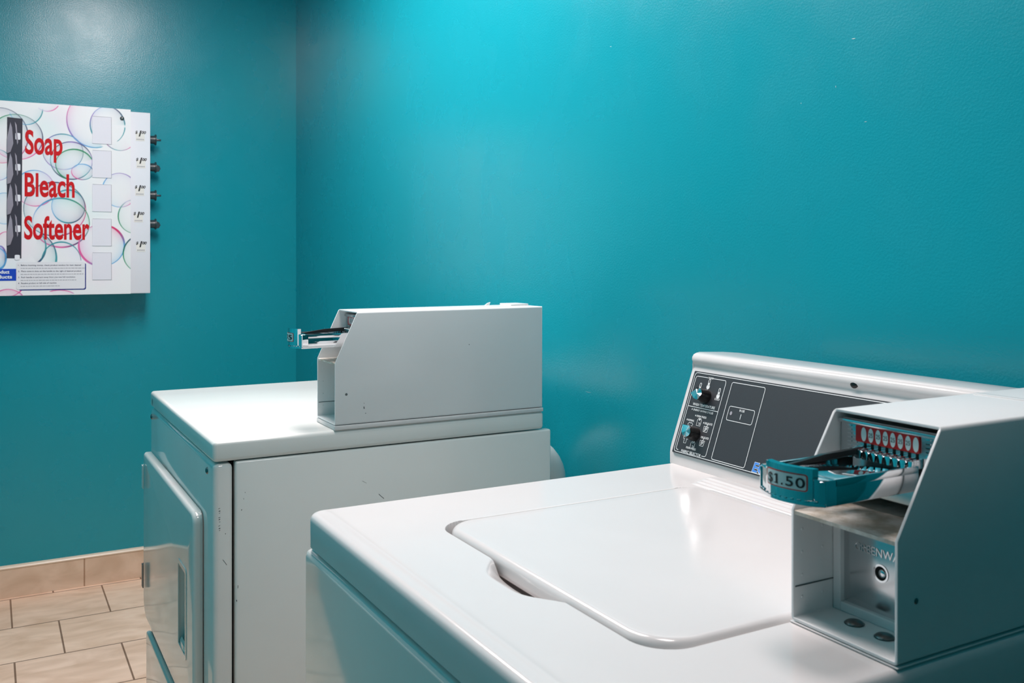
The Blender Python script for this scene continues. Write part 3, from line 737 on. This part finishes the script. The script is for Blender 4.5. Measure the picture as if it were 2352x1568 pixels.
# bubble artwork printed on the door face, held as per-vertex ink colour
RINGS = [
    (-0.0023, 1.7130, 0.0904, 0.0973, 110, 290, 'TTPPVBT', 0.0045, 0.8),
    (0.0416, 1.6992, 0.0581, 0.0675, 0, 215, 'TDBVTDD', 0.0045, 0.6),
    (0.0416, 1.6992, 0.0581, 0.0675, 300, 360, 'TDBVTTDT', 0.0045, 0.0),
    (0.0821, 1.6708, 0.0569, 0.0609, 215, 315, 'PPPPPTP', 0.0040, 0.2),
    (-0.2498, 1.6388, 0.0809, 0.0782, 0, 360, 'DDGGLPPP', 0.0035, 0.6),
    (-0.2983, 1.6411, 0.0838, 0.0950, 0, 360, 'DDDNPPRP', 0.0035, 0.5),
    (-0.2222, 1.7434, 0.0533, 0.0601, 200, 360, 'TTLLBBT', 0.0035, 0.4),
    (-0.1566, 1.7840, 0.0444, 0.0492, 230, 330, 'PPPPLLP', 0.0030, 0.3),
    (-0.1042, 1.5950, 0.0649, 0.0628, 0, 360, 'NBTVDVLB', 0.0035, 0.4),
    (-0.0772, 1.5652, 0.0677, 0.0664, 0, 360, 'VDVNTNDT', 0.0040, 0.5),
    (-0.0671, 1.5505, 0.0609, 0.0554, 20, 250, 'GGGGGGT', 0.0050, 0.5),
    (-0.0419, 1.5267, 0.0357, 0.0278, 0, 360, 'DBBPPT', 0.0035, 0.6),
    (-0.1932, 1.4629, 0.0612, 0.0625, 0, 360, 'PVBBLPPP', 0.0035, 0.5),
    (-0.1295, 1.3910, 0.0991, 0.0947, 0, 360, 'RNDTNTDP', 0.0042, 0.5),
    (-0.1097, 1.3436, 0.0907, 0.0867, 0, 360, 'GGTBLPPD', 0.0055, 0.4),
    (-0.0872, 1.4020, 0.0535, 0.0586, 0, 360, 'DTTBBTD', 0.0045, 0.7),
    (-0.2102, 1.2198, 0.0844, 0.0949, 330, 430, 'TDBBDDT', 0.0080, 0.8),
    (-0.2222, 1.2588, 0.0631, 0.0703, 300, 400, 'TTTTTTD', 0.0060, 0.3),
    (-0.1097, 1.2060, 0.0633, 0.0694, 0, 180, 'NTTTTTT', 0.0045, 0.1),
    (0.0221, 1.2646, 0.0758, 0.0744, 0, 360, 'BRRLPPBB', 0.0070, 0.9),
    (0.0821, 1.4657, 0.0583, 0.0617, 0, 360, 'VVVBBBP', 0.0040, 0.4),
    (0.1350, 1.3709, 0.0579, 0.0621, 90, 270, 'GGLGGG', 0.0040, 0.3),
    (0.1591, 1.2340, 0.0651, 0.0687, 90, 270, 'GGDGGG', 0.0045, 0.3),
    (-0.3101, 1.5388, 0.0472, 0.0535, 0, 360, 'TTLLPPB', 0.0035, 0.4),
    (-0.2865, 1.3898, 0.0451, 0.0536, 0, 360, 'TTBBLBB', 0.0035, 0.4),
    (-0.3007, 1.2208, 0.0177, 0.0388, 0, 360, 'DVBBBB', 0.0090, 1.2),
    (-0.2818, 1.2665, 0.0308, 0.0429, 60, 200, 'PPPRPP', 0.0040, 0.3),
    (-0.2865, 1.1216, 0.0547, 0.0376, 270, 350, 'PPPPPP', 0.0045, 0.4),
    (-0.2771, 1.0409, 0.0621, 0.0698, 40, 140, 'VPPPLP', 0.0060, 0.7),
    (-0.1171, 1.0641, 0.0651, 0.0413, 40, 120, 'BPPVVP', 0.0040, 0.4),
    (-0.2795, 1.1537, 0.0309, 0.0242, -20, 60, 'PPPPPP', 0.0070, 0.8),
    (-0.3147, 1.2182, 0.0329, 0.0374, 0, 360, 'BBVVPB', 0.0050, 0.5),
]
PAL = dict(P=(226, 84, 152), D=(44, 56, 92), T=(40, 142, 152), G=(24, 132, 84), B=(84, 160, 214), V=(134, 100, 182), L=(206, 196, 224), N=(36, 66, 84), R=(214, 34, 96), C=(120, 214, 226))
def bubbles(Y, Z):
    col = np.empty(Y.shape+(3,)); col[:] = (242, 240, 241)
    # soft colour clouds
    for k in range(18):
        cy, cz = random.uniform(CY0, CY1), random.uniform(CZ0, CZ1); c = np.array(random.choice([(226, 240, 246), (246, 226, 238), (236, 232, 246), (224, 242, 240)]))
        wgt = .55*np.exp(-((Y-cy)**2+(Z-cz)**2)/(2*.035**2)); col = col*(1-wgt[..., None])+c*wgt[..., None]
    for (cy, cz, ry, rz, a0, a1, cs, lw, glow) in RINGS:
        dy, dz = (Y-cy)/ry, (Z-cz)/rz; rho = np.hypot(dy, dz); ang = np.degrees(np.arctan2(dz, dy)) % 360
        dist = (rho-1)*(ry+rz)/2
        n = len(cs); pc = np.array([PAL[c] for c in cs]+[PAL[cs[0]]], float)
        f = ang/360*n; i = np.clip(f.astype(int), 0, n-1); w_ = (f-i)[..., None]; c = pc[i]*(1-w_)+pc[i+1]*w_
        vis = np.ones(Y.shape)
        if a1-a0 < 360:
            mid = (a0+a1)/2; half = (a1-a0)/2; da = np.abs((ang-mid+180) % 360-180); vis = ss(half, half-8, da)
        g = glow*vis*np.where(dist < 0, np.exp(dist/.014), 0)*.62
        light = c*.55+np.array((255, 255, 255))*.45
        col = col*(1-g[..., None])+light*g[..., None]
        wv = lw*(.75+.35*np.sin(np.radians(ang*2+cy*900)))
        a = vis*ss(wv*.46+.0009, wv*.46-.0009, np.abs(dist))*.92
        col = col*(1-a[..., None])+c*a[..., None]
    return np.clip(col, 0, 255)
m = mat('bubble_print', (255, 255, 255), .32); at = nd(m, 'ShaderNodeAttribute'); at.attribute_name = 'ink'; lk(m, at.outputs['Color'], bsdf(m).inputs['Base Color'])
M['bubble'] = m
ny, nz = 400, 460
ys = np.linspace(CY0, CY1, ny); zs = np.linspace(CZ0, CZ1, nz); Yg, Zg = np.meshgrid(ys, zs, indexing='ij')
ink = bubbles(Yg, Zg)/255
ink = np.where(ink <= .04045, ink/12.92, ((ink+.055)/1.055)**2.4)
V = np.stack([np.full(Yg.shape, VX), Yg, Zg], -1).reshape(-1, 3).tolist()
idx = np.arange(ny*nz).reshape(ny, nz)
F = np.stack([idx[:-1, :-1], idx[1:, :-1], idx[1:, 1:], idx[:-1, 1:]], -1).reshape(-1, 4).tolist()
ring = list(idx[:, 0])+list(idx[-1, 1:])+list(idx[-2::-1, -1])+list(idx[0, -2:0:-1]); n0 = len(V); nr = len(ring)
for i in ring: V.append([XL+.1285, V[i][1], V[i][2]])
F += [[ring[k], n0+k, n0+(k+1) % nr, ring[(k+1) % nr]] for k in range(nr)]
F.append([n0+k for k in range(nr)][::-1])
door = obj('front_door', (V, F), M['bubble'], v, ang=30)
at_ = door.data.color_attributes.new('ink', 'FLOAT_COLOR', 'POINT')
cc = np.ones((len(V), 4), np.float32); cc[:ny*nz, :3] = ink.reshape(-1, 3); cc[ny*nz:, :3] = .84
at_.data.foreach_set('color', cc.ravel())
door['label'] = 'bubble-print door'
VF = Frame((VX, 0, 0), (0, 1, 0), (0, 0, 1))
for txt, a, b, H_, W_ in (('Soap', -.2240, 1.5840, .0810, .1180), ('Bleach', -.2255, 1.4360, .0800, .1585), ('Softener', -.2270, 1.2865, .0790, .2080)):
    bm = B(); VF.text(bm, txt, a, b, H_, W_, 'l', .025, h=.0006)
    o = obj('lettering', bm, M['letter_red'], door, smooth=False); o['label'] = 'red word '+txt
# product window: dark strip with glossy packets behind
bm = B(); VF.slab(bm, [(-.2805, 1.2185), (-.2355, 1.2175), (-.2318, 1.7030), (-.2790, 1.7055)], .0002, .0010)
pw = obj('product_window', bm, M['pack'], door, smooth=False); pw['label'] = 'dark product window strip'
for i, z in enumerate((1.640, 1.533, 1.427, 1.320)):
    bm = B()
    q = [(-.2795, z-.010), (-.2700, z+.050), (-.2640, z+.030), (-.2600, z-.025), (-.2690, z-.055), (-.2800, z-.060)]
    VF.slab(bm, q, .0011, .0045, r=.001); VF.slab(bm, [(-.2560, z+.052), (-.2500, z+.040), (-.2450, z-.02), (-.2490, z-.03)], .0011, .0035, r=.0008)
    obj('packet', bm, M['pack2'], pw)
for i, z in enumerate((1.6410, 1.5335, 1.4270, 1.3207)):
    bm = B(); VF.slab(bm, rrect(-.2540, -.2385, z-.0115, z+.0115, .003), .001, .0018); obj('window_sticker', bm, M['vend_white'], pw)
bm = B(); VF.slab(bm, rrect(-.2560, -.2400, 1.2120, 1.2300, .004), .001, .0018); obj('window_sticker', bm, M['vend_white'], pw)
# blank name tabs
for z in (1.7285, 1.6065, 1.4842, 1.3605, 1.2388):
    bm = B(); hh = .098
    VF.slab(bm, rrect(-.0095, .0545, z-hh, z, (.002, .002, .004, .002)), .0002, .0022); VF.line(bm, [(-.0085, z-.0005), (.0535, z-.0005), (.0542, z-hh)], .0016, .0024, mi=1)  # grey line paints the tab's shadow edge along top and right
    obj('name_tab', bm, [M['tab'], M['ink_shade_grey']], door, smooth=False)
bm = B(); dome(bm, VF, .090, 1.727, .0075, .006, .0004, 18); lo = obj('door_lock', bm, M['steel'], door); lo['label'] = 'round metal lock'
# instruction card with navy edge, and the blue banner
bm = B()
VF.slab(bm, rrect(-.2430, -.0300, 1.1060, 1.2010, .006), .0003, .0006, mi=1); VF.slab(bm, rrect(-.2510, -.0335, 1.1095, 1.2050, .006), .0004, .0012)
lines = ['1.  Before inserting money, check product window for item desired', '2.  Place coins in slots on the handle to the right of desired product',
         '3.  Push handle in and turn away from you one full revolution', '4.  Receive product on left side of machine']
for (tx, z, W_) in zip(lines, (1.1915, 1.1705, 1.1495, 1.1290), (.199, .200, .180, .120)):
    VF.text(bm, tx, -.2455, z, .0046, W_, 'l', .012, h=.0016, mi=2)
    random.seed(int(z*1e4)); a = -.2378
    while a < -.2378+W_*.98:                      # second-language lines: too small to read, kept as grey strokes
        wd = random.uniform(.004, .011); VF.poly(bm, [(a, z-.0094), (a+wd, z-.0094), (a+wd, z-.0074), (a, z-.0074)], .0016, 3); a += wd+.0018
ic = obj('instruction_card', bm, [M['card'], M['navy'], M['inknavy'], M['ink_shade_grey']], door, smooth=False)
bm = B(); VF.slab(bm, [(-.440, 1.1405), (-.2515, 1.1405), (-.2515, 1.1815), (-.440, 1.1815)], .0002, .0009)
VF.text(bm, 'product', -.3200, 1.1655, .0115, .0480, 'l', .03, h=.0012, mi=1); VF.text(bm, 'products', -.3350, 1.1485, .0115, .0710, 'l', .03, h=.0012, mi=1)
obj('banner', bm, [M['royal'], M['print']], door, smooth=False)
# price column with five handwritten-style price stickers
PX = XL+.128
PFm = Frame((PX, 0, 0), (0, 1, 0), (0, 0, 1))
kx = (PX+.0-1.1153)/(XL+.10-1.1153)
for yy, z in ((.1545, 1.677), (.1570, 1.577), (.1530, 1.475), (.1485, 1.377), (.1570, 1.268)):
    bm = B(); PFm.slab(bm, rrect(yy-.015, yy+.016, z-.026, z+.004, .001), .0002, .0006)
    PFm.text(bm, '$', yy-.0170, z+.0010, .0105, None, 'l', .02, h=.0010, mi=1, shear=.2); PFm.text(bm, '1', yy-.0050, z-.0085, .0215, None, 'l', .035, h=.0010, mi=1, shear=.25)
    PFm.text(bm, '00', yy+.0040, z+.0015, .0100, .0150, 'l', .03, h=.0010, mi=1, shear=.25)
    for k in range(6): PFm.poly(bm, [(yy-.0125+k*.0045, z-.022), (yy-.0095+k*.0045, z-.022), (yy-.0095+k*.0045, z-.018), (yy-.0125+k*.0045, z-.018)], .0010, 2)
    o = obj('price_sticker', bm, [M['cream'], M['ink'], M['ink_shade_grey']], cab, smooth=False)
# coin turn knobs on the right side
for i, z in enumerate((1.667, 1.5625, 1.4565, 1.3475, 1.238)):
    if i == 4:
        bm = B(); tube(bm, [(XL+.05, .190, z-.012), (XL+.05, .2005, z-.012)], [.020, .018], 20); obj('vend_knob', bm, M['knob'], v); continue
    bm = B(); xk = XL+.055
    tube(bm, [(xk, .190, z), (xk, .207, z), (xk, .2075, z), (xk, .2165, z), (xk, .217, z), (xk, .221, z)], [.0145, .0155, .0155, .0165, .0205, .0205], 24)
    if i % 2 == 0: box(bm, xk-.006, xk+.006, .220, .2385, z-.004, z+.003, .0015, 2)
    else: prism(bm, [(.220, z-.017), (.231, z-.015), (.2365, z-.004), (.232, z+.006), (.220, z+.012)], xk-.006, xk+.006, 'x', .001, 1)
    obj('vend_knob', bm, M['knob'], v)

# ------------------------------------------------------------------ camera
f_px, yh = 2159.2, 591.5
cam = bpy.data.cameras.new('camera'); co = bpy.data.objects.new('camera', cam); COL.objects.link(co)
co.location = (1.1153, -.3360, 1.2202); co.rotation_euler = (PI/2, 0, math.radians(60.8756))
cam.sensor_fit = 'HORIZONTAL'; cam.sensor_width = 36; cam.lens = 36*f_px/2352
cam.shift_y = -(784-yh)/2352; cam.clip_start = .02
cam.dof.use_dof = True; cam.dof.focus_distance = 1.55; cam.dof.aperture_fstop = 16
S.camera = co
# ------------------------------------------------------------------ world + view
W = bpy.data.worlds.new('world'); S.world = W; W.use_nodes = True
W.node_tree.nodes['Background'].inputs['Color'].default_value = (.02, .02, .02, 1)
S.view_settings.view_transform = 'Standard'; S.view_settings.look = 'None'
S.view_settings.exposure = .06; S.view_settings.gamma = 1; S.view_settings.use_curve_mapping = False
